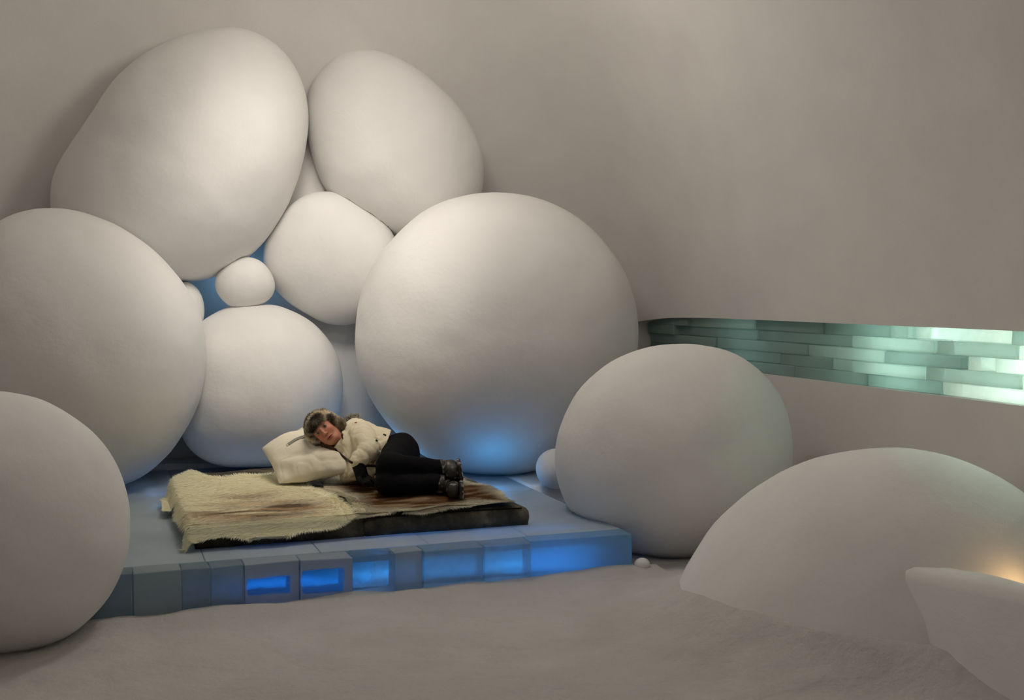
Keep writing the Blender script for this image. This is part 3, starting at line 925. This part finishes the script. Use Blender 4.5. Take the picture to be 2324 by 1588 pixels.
# ------------------------------------------------------------------ pillow
M_PILLOW = cloth_mat('pillow_cotton', (.76, .71, .58), (.80, .75, .62), 5, .35, 9, .9, bdist=.02)
M_PRINT = cloth_mat('pillow_print', (.20, .195, .16), (.27, .26, .22), 25, .1, 60, .9)
M_PRINT2 = cloth_mat('pillow_print_text', (.42, .41, .36), (.46, .45, .40), 60, .1, 60, .9)
def pillow():
    # its four corners, from the photograph: they lean on the mattress and rise to the back
    A = at_d(594, 1018, 7.42)     # far left corner (raised)
    B = at_d(712, 952, 7.60)      # top back corner under the head
    Cc = at_d(810, 1066, 7.03)    # right corner beneath the shoulder
    D = at_d(634, 1102, 7.05)     # front bottom corner
    n = 64; V = []; uv = np.linspace(0, 1, n + 1)
    e1 = (Cc + B - A - D); e2 = (A + B - Cc - D)
    nrm = np.cross(e1, e2); nrm /= np.linalg.norm(nrm)
    if nrm @ (CAM - A) < 0: nrm = -nrm
    def top(u, v, side):
        base = D * (1 - u) * (1 - v) + Cc * u * (1 - v) + A * (1 - u) * v + B * u * v
        ctr = (A + B + Cc + D) / 4
        # edges bow inwards between the corners
        su, sv = math.sin(math.pi * u), math.sin(math.pi * v)
        bow = .03 * (sv * (1 - su) * (1 if u < .5 else -1))
        bow2 = .03 * (su * (1 - sv) * (1 if v < .5 else -1))
        base = base + e1 / 2 * bow * (abs(u - .5) * 2) ** 2 + e2 / 2 * bow2 * (abs(v - .5) * 2) ** 2
        puff = (4 * u * (1 - u)) ** .5 * (4 * v * (1 - v)) ** .5
        hgt = (.10 if side > 0 else -.085) * puff ** .9
        # dent where the head rests and crumples at the foot
        hgt -= (.05 * math.exp(-((u - .78) / .22) ** 2 - ((v - .86) / .2) ** 2)) if side > 0 else 0
        wr = .016 * math.sin(16 * v + 8 * u + 2.5 * math.sin(5 * u)) * math.exp(-((v - .18) / .22) ** 2) * puff
        wr += .012 * math.sin(30 * u - 9 * v) * math.exp(-((v - .05) / .15) ** 2) * puff
        q = np.array([[u * 1.3, v, .3]])
        wr -= .010 * puff * max(0.0, 1 - 6 * abs(float(value_noise(q, 4.2, 77)[0]))) * (.3 + .9 * math.exp(-((v - .2) / .3) ** 2))
        return base + nrm * (hgt + (wr if side > 0 else 0))
    for v in uv:
        for u in uv: V.append(top(u, v, 1))
    m = (n + 1) ** 2
    for v in uv:
        for u in uv: V.append(top(u, v, -1))
    V = np.array(V)
    V[:, 2] = np.maximum(V[:, 2], HIDE_Z + .022)
    Fc = [(j * (n + 1) + i, j * (n + 1) + i + 1, (j + 1) * (n + 1) + i + 1, (j + 1) * (n + 1) + i) for j in range(n) for i in range(n)]
    Fc += [tuple(m + q for q in reversed(f)) for f in Fc]
    bm = bmesh.new()
    vs = [bm.verts.new(tuple(p)) for p in V]
    for f in Fc: bm.faces.new([vs[q] for q in f])
    bmesh.ops.remove_doubles(bm, verts=bm.verts, dist=1e-4)
    bmesh.ops.recalc_face_normals(bm, faces=bm.faces)
    me = bpy.data.meshes.new('pillow'); bm.to_mesh(me); bm.free(); me.materials.append(M_PILLOW)
    for p in me.polygons: p.use_smooth = True
    c = (A + B + Cc + D) / 4
    root = empty('pillow', (c[0], c[1], HIDE_Z + .02), 'plump white pillow with a grey printed bar under the person\'s head', 'pillow')
    o = link(bpy.data.objects.new('pillowcase', me)); adopt(o, root)
    # the printed grey bar, lying on the cloth
    def strip(name, u0, u1, v0, v1, bend, mat, eps):
        nn = 24; VV = []; FF = []
        for i in range(nn + 1):
            t = i / nn; u = u0 + (u1 - u0) * t
            for s in (0, 1):
                v = v0 + (v1 - v0) * s + bend * math.sin(math.pi * t * .9)
                VV.append(top(u, v, 1) + nrm * eps)
        FF = [(2 * i, 2 * i + 1, 2 * i + 3, 2 * i + 2) for i in range(nn)]
        q = mesh_obj(name, VV, FF, mat); adopt(q, root); return q
    strip('printed_bar', .36, .83, .51, .58, .05, M_PRINT, .0025)
    for k in range(3): strip('print_mark', .332, .347, .51 + .024 * k, .524 + .024 * k, 0, M_PRINT, .0015)
    for k in range(7): strip('bar_lettering', .47 + .025 * k, .488 + .025 * k, .558 + .003 * k, .578 + .003 * k, 0, M_PRINT2, .004)
pillow()

# ------------------------------------------------------------------ the lying person
M_JACKET = cloth_mat('jacket_nylon', (.74, .67, .50), (.79, .72, .54), 6, .35, 16, .6, bdist=.012, spec=.35)
M_TROUSER = cloth_mat('black_trousers', (.004, .004, .005), (.008, .008, .010), 8, .3, 14, .85, bdist=.012, spec=.08)
M_GLOVE = cloth_mat('black_knit', (.006, .006, .007), (.012, .012, .013), 20, .4, 120, .85, bdist=.003)
M_SKIN = cloth_mat('skin', None, None, attr=True, bump=.08, bscale=90, rough=.5, spec=.4, bdist=.002)
M_EYE = cloth_mat('eye', None, None, attr=True, bump=0, rough=.15, spec=.6)
M_BOOT = cloth_mat('boot_leather', None, None, attr=True, bump=.5, bscale=60, rough=.45, spec=.5, bdist=.004)
M_STRAP = cloth_mat('brown_strap', (.02, .012, .006), (.035, .02, .01), 20, .1, 60, .6)
M_TRIM = cloth_mat('dark_trim', (.01, .01, .01), (.02, .02, .02), 20, .1, 60, .4)
M_RED = cloth_mat('red_patch', (.35, .03, .02), (.4, .05, .03), 60, .1, 60, .6)
M_WHITE = cloth_mat('white_trim', (.75, .73, .68), (.8, .78, .72), 20, .1, 60, .6)

J = at_d
person = empty('person', tuple(J(905, 1100, 7.0)[:2]) + (HIDE_Z + .01,),
               'person in cream down jacket, black trousers and fur hat lying on the bed', 'person')

# --- head frame: x across the face, y out of the face, z to the crown
HU = -.76 * RT + .65 * UP
HX = .65 * RT + .76 * UP
HU /= np.linalg.norm(HU); HX /= np.linalg.norm(HX)
HF = -FW * .97 + HU * .12; HF -= HU * (HF @ HU); HF -= HX * (HF @ HX); HF /= np.linalg.norm(HF)
HC = J(730, 975.5, 7.12) - HF * .085
HM = np.stack([HX, HF, HU])
def H2W(p): return HC + np.array(p) @ HM
def W2H(P): return (P - HC) @ HM.T

NECK = J(795, 1012, 7.22)
NECK_L = W2H(NECK)

def head_fn(P):
    Q = W2H(P)
    f = ell(Q, (0, -.014, .030), (.074, .092, .088))
    f = smin(f, ell(Q, (0, .018, -.028), (.060, .068, .082)), .03)
    f = smin(f, ell(Q, (0, .052, -.092), (.026, .026, .022)), .03)
    for s in (-1, 1):
        f = smin(f, ell(Q, (s * .037, .058, -.030), (.020, .018, .020)), .02)
        f = smin(f, seg(Q, (s * .050, .020, -.060), (s * .022, .058, -.094), .018, .016), .025)
    f = smin(f, seg(Q, (-.036, .077, .022), (.036, .077, .022), .009, .009), .012)
    for s in (-1, 1):
        f = smax(f, -ell(Q, (s * .031, .100, .003), (.0175, .018, .0085)), .010)
    f = smin(f, seg(Q, (0, .088, .006), (0, .108, -.032), .006, .0105), .009)
    for s in (-1, 1): f = smin(f, ell(Q, (s * .0105, .099, -.036), (.0075, .009, .0065)), .006)
    f = smin(f, ell(Q, (0, .086, -.063), (.025, .011, .0055)), .006)
    f = smin(f, ell(Q, (0, .084, -.0735), (.020, .011, .006)), .006)
    f = smax(f, -ell(Q, (0, .100, -.0682), (.024, .012, .0014)), .003)
    for s in (-1, 1): f = smin(f, ell(Q, (s * .076, -.005, -.012), (.008, .020, .030)), .008)   # ears, under the hat
    f = smin(f, seg(Q, (0, -.015, -.075), tuple(NECK_L), .052, .062), .03)
    f = smin(f, seg(P, NECK, J(840, 1025, 7.12), .075, .085), .05)
    return f

def head_col(P):
    Q = W2H(P)
    n = value_noise(P, 30, 3)[:, None]
    skin = np.array([.56, .255, .165]) * (1 + .06 * n)
    def blob(c, R): return np.exp(-(((Q - np.array(c)) / np.array(R)) ** 2).sum(1))[:, None]
    def mix(c, k):
        nonlocal skin
        skin = skin * (1 - k) + np.array(c) * k
    for s in (-1, 1):
        mix((.62, .19, .13), .7 * blob((s * .038, .07, -.028), (.026, .04, .022)))
        mix((.20, .085, .05), .75 * blob((s * .031, .085, .003), (.021, .03, .012)))
        mix((.10, .05, .03), .9 * np.clip(1.6 * blob((s * .032, .085, .0235), (.018, .03, .0045)), 0, 1))
    mix((.42, .10, .08), np.clip(1.5 * blob((0, .09, -.068), (.024, .03, .009)), 0, 1))
    mix((.10, .025, .02), np.clip(1.4 * blob((0, .09, -.0682), (.022, .03, .0022)), 0, 1))
    for s in (-1, 1): mix((.06, .02, .015), np.clip(1.2 * blob((s * .008, .105, -.0425), (.0045, .02, .003)), 0, 1))
    mix((.50, .20, .13), .5 * blob((0, .11, -.03), (.014, .02, .012)))
    mix((.16, .075, .04), np.clip((-.10 - Q[:, 2:3]) / .025, 0, 1) * .8)        # neck below the chin mixed towards dark brown
    return np.clip(skin, 0, 1)

lo = HC - .19; hi = HC + .19
lo = np.minimum(lo, np.minimum(NECK, J(840, 1025, 7.12)) - .11); hi = np.maximum(hi, np.maximum(NECK, J(840, 1025, 7.12)) + .11)
body = soft('body', head_fn, lo, hi, .0036, M_SKIN, person, head_col, 1)

def uv_ball(name, c, r, mat, root, colour=None, n=20):
    bm = bmesh.new(); bmesh.ops.create_uvsphere(bm, u_segments=n, v_segments=n // 2 + 2, radius=r)
    me = bpy.data.meshes.new(name); bm.to_mesh(me); bm.free(); me.materials.append(mat)
    for v in me.vertices: v.co = v.co + Vector([float(q) for q in c])
    for p in me.polygons: p.use_smooth = True
    if colour is not None:
        P = np.array([v.co for v in me.vertices]); cc = colour(P)
        at = me.color_attributes.new('tint', 'FLOAT_COLOR', 'POINT')
        at.data.foreach_set('color', np.concatenate([cc, np.ones((len(cc), 1))], 1).ravel().astype(np.float32))
    o = link(bpy.data.objects.new(name, me))
    if root is not None: adopt(o, root)
    return o
for s in (-1, 1):
    c = H2W((s * .031, .0752, .003))
    def ec(P, c=c):
        q = (P - c) @ HM.T; a = np.hypot(q[:, 0] - .0008, q[:, 2] - .001)
        iris = (a < .0062) & (q[:, 1] > 0)
        pup = (a < .003) & (q[:, 1] > 0)
        out = np.tile(np.array([.24, .18, .14]), (len(P), 1)); out[iris] = (.07, .045, .025); out[pup] = (.005, .005, .005)
        return out
    uv_ball('eye', c, .0116, M_EYE, person, ec, 36)

# --- jacket
def plane_img(p0, p1, flip=1):
    n = np.cross(ray(*p0), ray(*p1)); n /= np.linalg.norm(n)
    return n * flip
HEM = plane_img((888, 978), (852, 1075))
if (J(820, 1010, 7.1) - CAM) @ HEM > 0: HEM = -HEM
SHL, ELB, WRI = J(824, 986, 7.08), J(836, 1022, 6.90), J(812, 1047, 6.84)
def puff(P, a, b, n, amp):
    a, b = np.array(a), np.array(b); ab = b - a
    t = np.clip(((P - a) @ ab) / (ab @ ab), 0, 1)
    return -amp * np.abs(np.sin(math.pi * n * t)) ** .6
def jacket_fn(P):
    a1, b1 = J(806, 986, 7.24), J(880, 1020, 7.04)
    a2, b2 = J(802, 1034, 7.20), J(872, 1060, 7.02)
    ch = seg(P, a1, b1, .092, .104) + puff(P, a1, b1, 2, .016)
    f = smin(ch, seg(P, a2, b2, .100, .100) + puff(P, a2, b2, 2, .016), .04)
    f = smin(f, ell(P, J(906, 1030, 7.03), (.135, .135, .145)), .03)
    # front of the jacket towards the knees
    f = smin(f, seg(P, J(820, 1048, 7.06), J(858, 1072, 6.94), .062, .055), .04)
    f = smin(f, ell(P, J(808, 966, 7.32), (.07, .06, .05)), .04)                     # hood at the back
    col_ = seg(P, J(790, 1004, 7.20), H2W((0, -.01, -.135)), .086, .074)              # collar
    f = smin(f, col_, .02)
    sl = smin(seg(P, SHL, ELB, .072, .064) + puff(P, SHL, ELB, 1, .016), seg(P, ELB, WRI, .064, .046) + puff(P, ELB, WRI, 2, .010), .006)
    f = smin(f, sl, .005)
    lowarm = smin(seg(P, J(800, 1050, 7.14), J(806, 1072, 7.02), .062, .050), seg(P, J(806, 1072, 7.02), J(786, 1080, 7.12), .050, .045), .015)
    f = smin(f, lowarm, .012)
    f = f + .006 * np.clip(1 - 5 * np.abs(value_noise(P, 10, 33)), 0, 1) + .004 * np.clip(1 - 5 * np.abs(value_noise(P * [1, 1, 1.6], 17, 34)), 0, 1)
    f = f + .004 * value_noise(P, 24, 9) + .004 * value_noise(P, 11, 10)
    f = smax(f, (P - CAM) @ HEM, .008)                                            # hem
    Q = W2H(P)
    f = smax(f, -(np.maximum(np.abs(Q[..., 0]) - .055, 0) + np.maximum(-.122 - Q[..., 2], 0) * 1.5 - .004), .006)  # neck opening below the chin
    wcut = WRI + (WRI - ELB) / np.linalg.norm(WRI - ELB) * .02
    f = smax(f, HIDE_Z + .012 - P[..., 2], .006)
    return f
pts = np.array([J(760, 1000, 7.2), J(800, 940, 7.35), J(925, 970, 7.0), J(860, 1095, 6.85), J(760, 1095, 7.0), J(930, 1060, 7.2)])
jacket = soft('jacket', jacket_fn, pts.min(0) - .08, pts.max(0) + .08, .0062, M_JACKET, person, None, 1)

# --- trousers
HIPL, HIPR = J(910, 1026, 7.02), J(903, 1062, 7.02)
KNL, KNR = J(882, 1056, 6.68), J(880, 1096, 6.66)
ANL, ANR = J(1004, 1064, 6.80), J(1006, 1100, 6.72)
def trouser_fn(P):
    f = ell(P, J(908, 1032, 7.04), (.118, .118, .13))
    f = smin(f, ell(P, J(905, 1062, 7.04), (.115, .115, .11)), .04)
    f = smin(f, seg(P, HIPL, KNL, .112, .078), .03)
    f = smin(f, seg(P, HIPR, KNR, .105, .074), .03)
    f = smin(f, seg(P, KNL, ANL, .074, .054), .012)
    f = smin(f, seg(P, KNR, ANR, .070, .054), .012)
    f = smin(f, seg(P, HIPR, J(860, 1045, 7.06), .10, .09), .03)
    f = f + .003 * value_noise(P, 22, 15) + .004 * value_noise(P, 9, 16)
    return smax(f, HIDE_Z + .010 - P[..., 2], .006)
pts = np.array([J(850, 1000, 7.1), J(955, 975, 7.1), J(1010, 1060, 6.8), J(1010, 1120, 6.6), J(850, 1120, 6.6)])
soft('trousers', trouser_fn, pts.min(0) - .09, pts.max(0) + .09, .0075, M_TROUSER, person, None, 1)

# --- boots: toes point towards the room, soles turned to the right
def boot(ank, heel, toe, sole_dir, seed):
    ax = toe - heel; L = np.linalg.norm(ax); ax = ax / L
    n = sole_dir - ax * (sole_dir @ ax); n /= np.linalg.norm(n)
    w = np.cross(n, ax)
    mid = (heel + toe) / 2
    def rbox(P, c, hs, r):
        q = np.stack([(P - c) @ n, (P - c) @ ax, (P - c) @ w], -1)
        d = np.abs(q) - (np.array(hs) - r)
        return np.linalg.norm(np.maximum(d, 0), axis=-1) + np.minimum(d.max(-1), 0) - r
    def upper(P):
        f = seg(P, heel, toe, .046, .042)
        f = smin(f, seg(P, ank - n * .03, ank * .4 + heel * .6 + ax * .02, .053, .050), .03)
        f = f + .003 * value_noise(P, 30, seed)
        f = np.minimum(f, np.abs(seg(P, ank - n * .03, ank - n * .012, .056, .056)) - .004)     # padded cuff rim
        return smax(f, HIDE_Z + .008 - P[..., 2], .004)
    def ucol(P):
        nz = value_noise(P, 26, seed + 1)[:, None]; n3 = value_noise(P, 60, seed + 2)[:, None]
        c = np.array([.009, .007, .006]) + np.array([.018, .013, .009]) * np.clip(nz, 0, 1)
        k = np.clip((n3 - .45) * 6, 0, 1) * .45
        return c * (1 - k) + np.array([.5, .48, .44]) * k
    lo = np.minimum(np.minimum(ank, heel), toe) - .11; hi = np.maximum(np.maximum(ank, heel), toe) + .11
    b = soft('boot', upper, lo, hi, .005, M_BOOT, person, ucol, 1)
    sc = mid + n * .043
    def sole(P):
        f = rbox(P, sc, (.013, L / 2 + .042, .048), .010)
        y = (P - sc) @ ax; z = (P - sc) @ w; x = (P - sc) @ n
        groove = (np.abs(((y / .032) % 1) - .5) < .17) | (np.abs(z) < .006)
        f = np.where(groove & (x > .003), np.maximum(f, .002), f)
        return smax(f, HIDE_Z + .006 - P[..., 2], .003)
    def scol(P):
        x = (P - sc) @ n; nz = value_noise(P, 45, seed + 4)
        k = np.clip((nz - .15) * 4, 0, 1) * .7
        return np.array([.014, .013, .012]) * (1 - k[:, None]) + np.array([.62, .61, .58]) * k[:, None]
    s_ = soft('sole', sole, lo, hi + .02, .0042, M_BOOT, None, scol, 1)
    s_.parent = b
    # laces over the instep
    for k in range(4):
        t = .30 + .13 * k
        c = heel + ax * L * t - n * .036
        pts = [c + w * .030 + n * .02, c + w * .016 - n * .004, c - n * .008, c - w * .016 - n * .004, c - w * .030 + n * .02]
        la = tube('lace', pts, .0028, M_TRIM, 6); la.parent = b
boot(ANL, J(1026, 1062, 6.84), J(1028, 1072, 6.66), RT * .86 - FW * .42 + UP * .1, 51)
boot(ANR, J(1028, 1099, 6.76), J(1030, 1112, 6.56), RT * .86 - FW * .42 - UP * .05, 57)

# --- glove with five fingers lying on the hide
def glove_fn(P):
    wr = WRI; palm = J(820, 1076, 6.84)
    f = smin(seg(P, wr, palm, .043, .038), ell(P, J(823, 1083, 6.86), (.038, .034, .032)), .02)
    fin = [((826, 1077, 6.85), (838, 1083, 6.84), (848, 1090, 6.84)), ((827, 1082, 6.83), (840, 1088, 6.82), (850, 1096, 6.83)),
           ((824, 1087, 6.82), (836, 1094, 6.80), (845, 1101, 6.81)), ((819, 1089, 6.82), (828, 1097, 6.80), (835, 1103, 6.80))]
    for a, b, c in fin:
        f = smin(f, smin(seg(P, J(*a), J(*b), .0125, .0115), seg(P, J(*b), J(*c), .0115, .009), .004), .006)
    f = smin(f, smin(seg(P, J(815, 1078, 6.83), J(817, 1089, 6.79), .014, .012), seg(P, J(817, 1089, 6.79), J(825, 1096, 6.78), .012, .009), .004), .006)
    return f
pts = np.array([WRI, J(850, 1100, 6.8), J(810, 1100, 6.86)])
soft('glove', glove_fn, pts.min(0) - .06, pts.max(0) + .06, .0036, M_GLOVE, person, None, 1)

# --- fur hat with ear flaps
def hat_fn(P):
    Q = W2H(P)
    f = ell(Q, (0, -.020, .050), (.091, .106, .075))
    f = smax(f, .028 - Q[..., 2] - np.clip(-Q[..., 1], 0, .1) * .7, .02)
    f = smin(f, ell(Q, (0, .066, .066), (.066, .026, .026)), .02)                       # turned-up front flap
    f = smin(f, seg(Q, (.082, .010, .030), (.086, .0, -.060), .027, .031), .02)      # ear flaps
    f = smin(f, seg(Q, (-.080, .010, .045), (-.082, .004, -.030), .022, .024), .02)
    return f + .006 * value_noise(P, 30, 71)
def hat_col(Q):
    P = Q @ HM + HC
    t = np.clip(.5 + 1.1 * value_noise(P, 14, 61), 0, 1)[:, None]; dk = np.clip(.5 + 1.3 * value_noise(P, 32, 62), 0, 1)[:, None]
    c = np.array([.32, .25, .18]) * (1 - t) + np.array([.95, .86, .70]) * t
    c = c * (.25 + 1.1 * dk)
    front = np.exp(-((Q[:, 1:2] - .085) / .035) ** 2) * (Q[:, 2:3] > .02)
    side = np.clip((Q[:, 0:1] - .06) / .02, 0, 1)
    k = np.clip(np.maximum(front, .3 * side), 0, 1) * .75
    return c * (1 - k) + np.array([.05, .04, .032]) * k
hat = soft('fur_hat', hat_fn, HC - .2, HC + .2, .005, M_PELT, person, lambda P: hat_col(W2H(P)) * .8, 1)
rp, rn = sample_surface(hat, 15000, 5)
dirs = -HU[None, :] * .4 + .6 * rn + 0 * rp
hf = blades('hat_fur', rp, dirs, rn, .017, .0036, hat_col(W2H(rp)), None, seed=7, lift=.5, droop=.1, spread=.7)
hf.parent = hat
# brown hair and chin tie beside the neck
def tie_fn(P):
    f = seg(P, H2W((-.070, .02, -.060)), H2W((-.055, .035, -.120)), .022, .022)
    f = smin(f, seg(P, H2W((-.055, .035, -.120)), H2W((-.066, .03, -.158)), .022, .010), .02)
    return f
soft('hair', tie_fn, HC - .22, HC + .22, .006, cloth_mat('brown_hair', (.05, .026, .012), (.11, .06, .03), 40, .5, 80, .6), person, None, 1)

# --- things sewn on the jacket, laid on its surface
def on_jacket(px, py, lift=.004, fn=jacket_fn):
    ds = np.arange(6.55, 7.6, .003)
    P = np.array([at_d(px, py, d) for d in ds]); f = fn(P)
    i = np.argmax(f < lift)
    return P[i] if (f < lift).any() else at_d(px, py, 7.1)
def strap(name, pxs, rad, mat, n=26, fn=jacket_fn):
    pxs = np.array(pxs, float); t = np.linspace(0, len(pxs) - 1, n)
    pts = [on_jacket(np.interp(q, range(len(pxs)), pxs[:, 0]), np.interp(q, range(len(pxs)), pxs[:, 1]), fn=fn) for q in t]
    pts = np.array(pts)
    for _ in range(2): pts[1:-1] = (pts[:-2] + 2 * pts[1:-1] + pts[2:]) / 4
    o = tube(name, pts, rad, mat, 8); adopt(o, person); return o
strap('shoulder_strap', [(759, 1018), (768, 1027), (778, 1035), (790, 1045), (800, 1050)], .0075, M_STRAP)
strap('waist_strap', [(831, 1056), (845, 1057), (857, 1057)], .0075, M_STRAP)
strap('collar_zip', [(775, 985), (776, 990), (778, 995)], .004, M_TRIM, 8)
strap('hem_tag', [(870, 985), (876, 987)], .004, M_TRIM, 6)
strap('cord_toggle', [(853, 998), (857, 1001)], .005, M_TRIM, 6)
strap('snap_button', [(853, 1082), (855, 1083)], .004, M_TRIM, 5)
strap('sleeve_patch', [(805, 959), (810, 958)], .0022, M_RED, 6)
# grey fur along the hood
rng = np.random.RandomState(9)
tt = rng.rand(2600)
hp = np.array([at_d(np.interp(q, [0, .5, 1], [780, 794, 814]), np.interp(q, [0, .5, 1], [964, 952, 947]), 7.36) for q in tt]) + rng.normal(0, .009, (2600, 3))
hn = np.tile(UP * .8 - RT * .5, (2600, 1)) + rng.normal(0, .4, (2600, 3)); hn /= np.linalg.norm(hn, axis=1)[:, None]
hc = np.tile(np.array([.60, .56, .46]), (2600, 1)) * rng.uniform(.25, 1.2, (2600, 1))
ho = blades('hood_fur', hp, hn, hn, .024, .003, hc, None, seed=10, lift=.5)
ho.parent = jacket
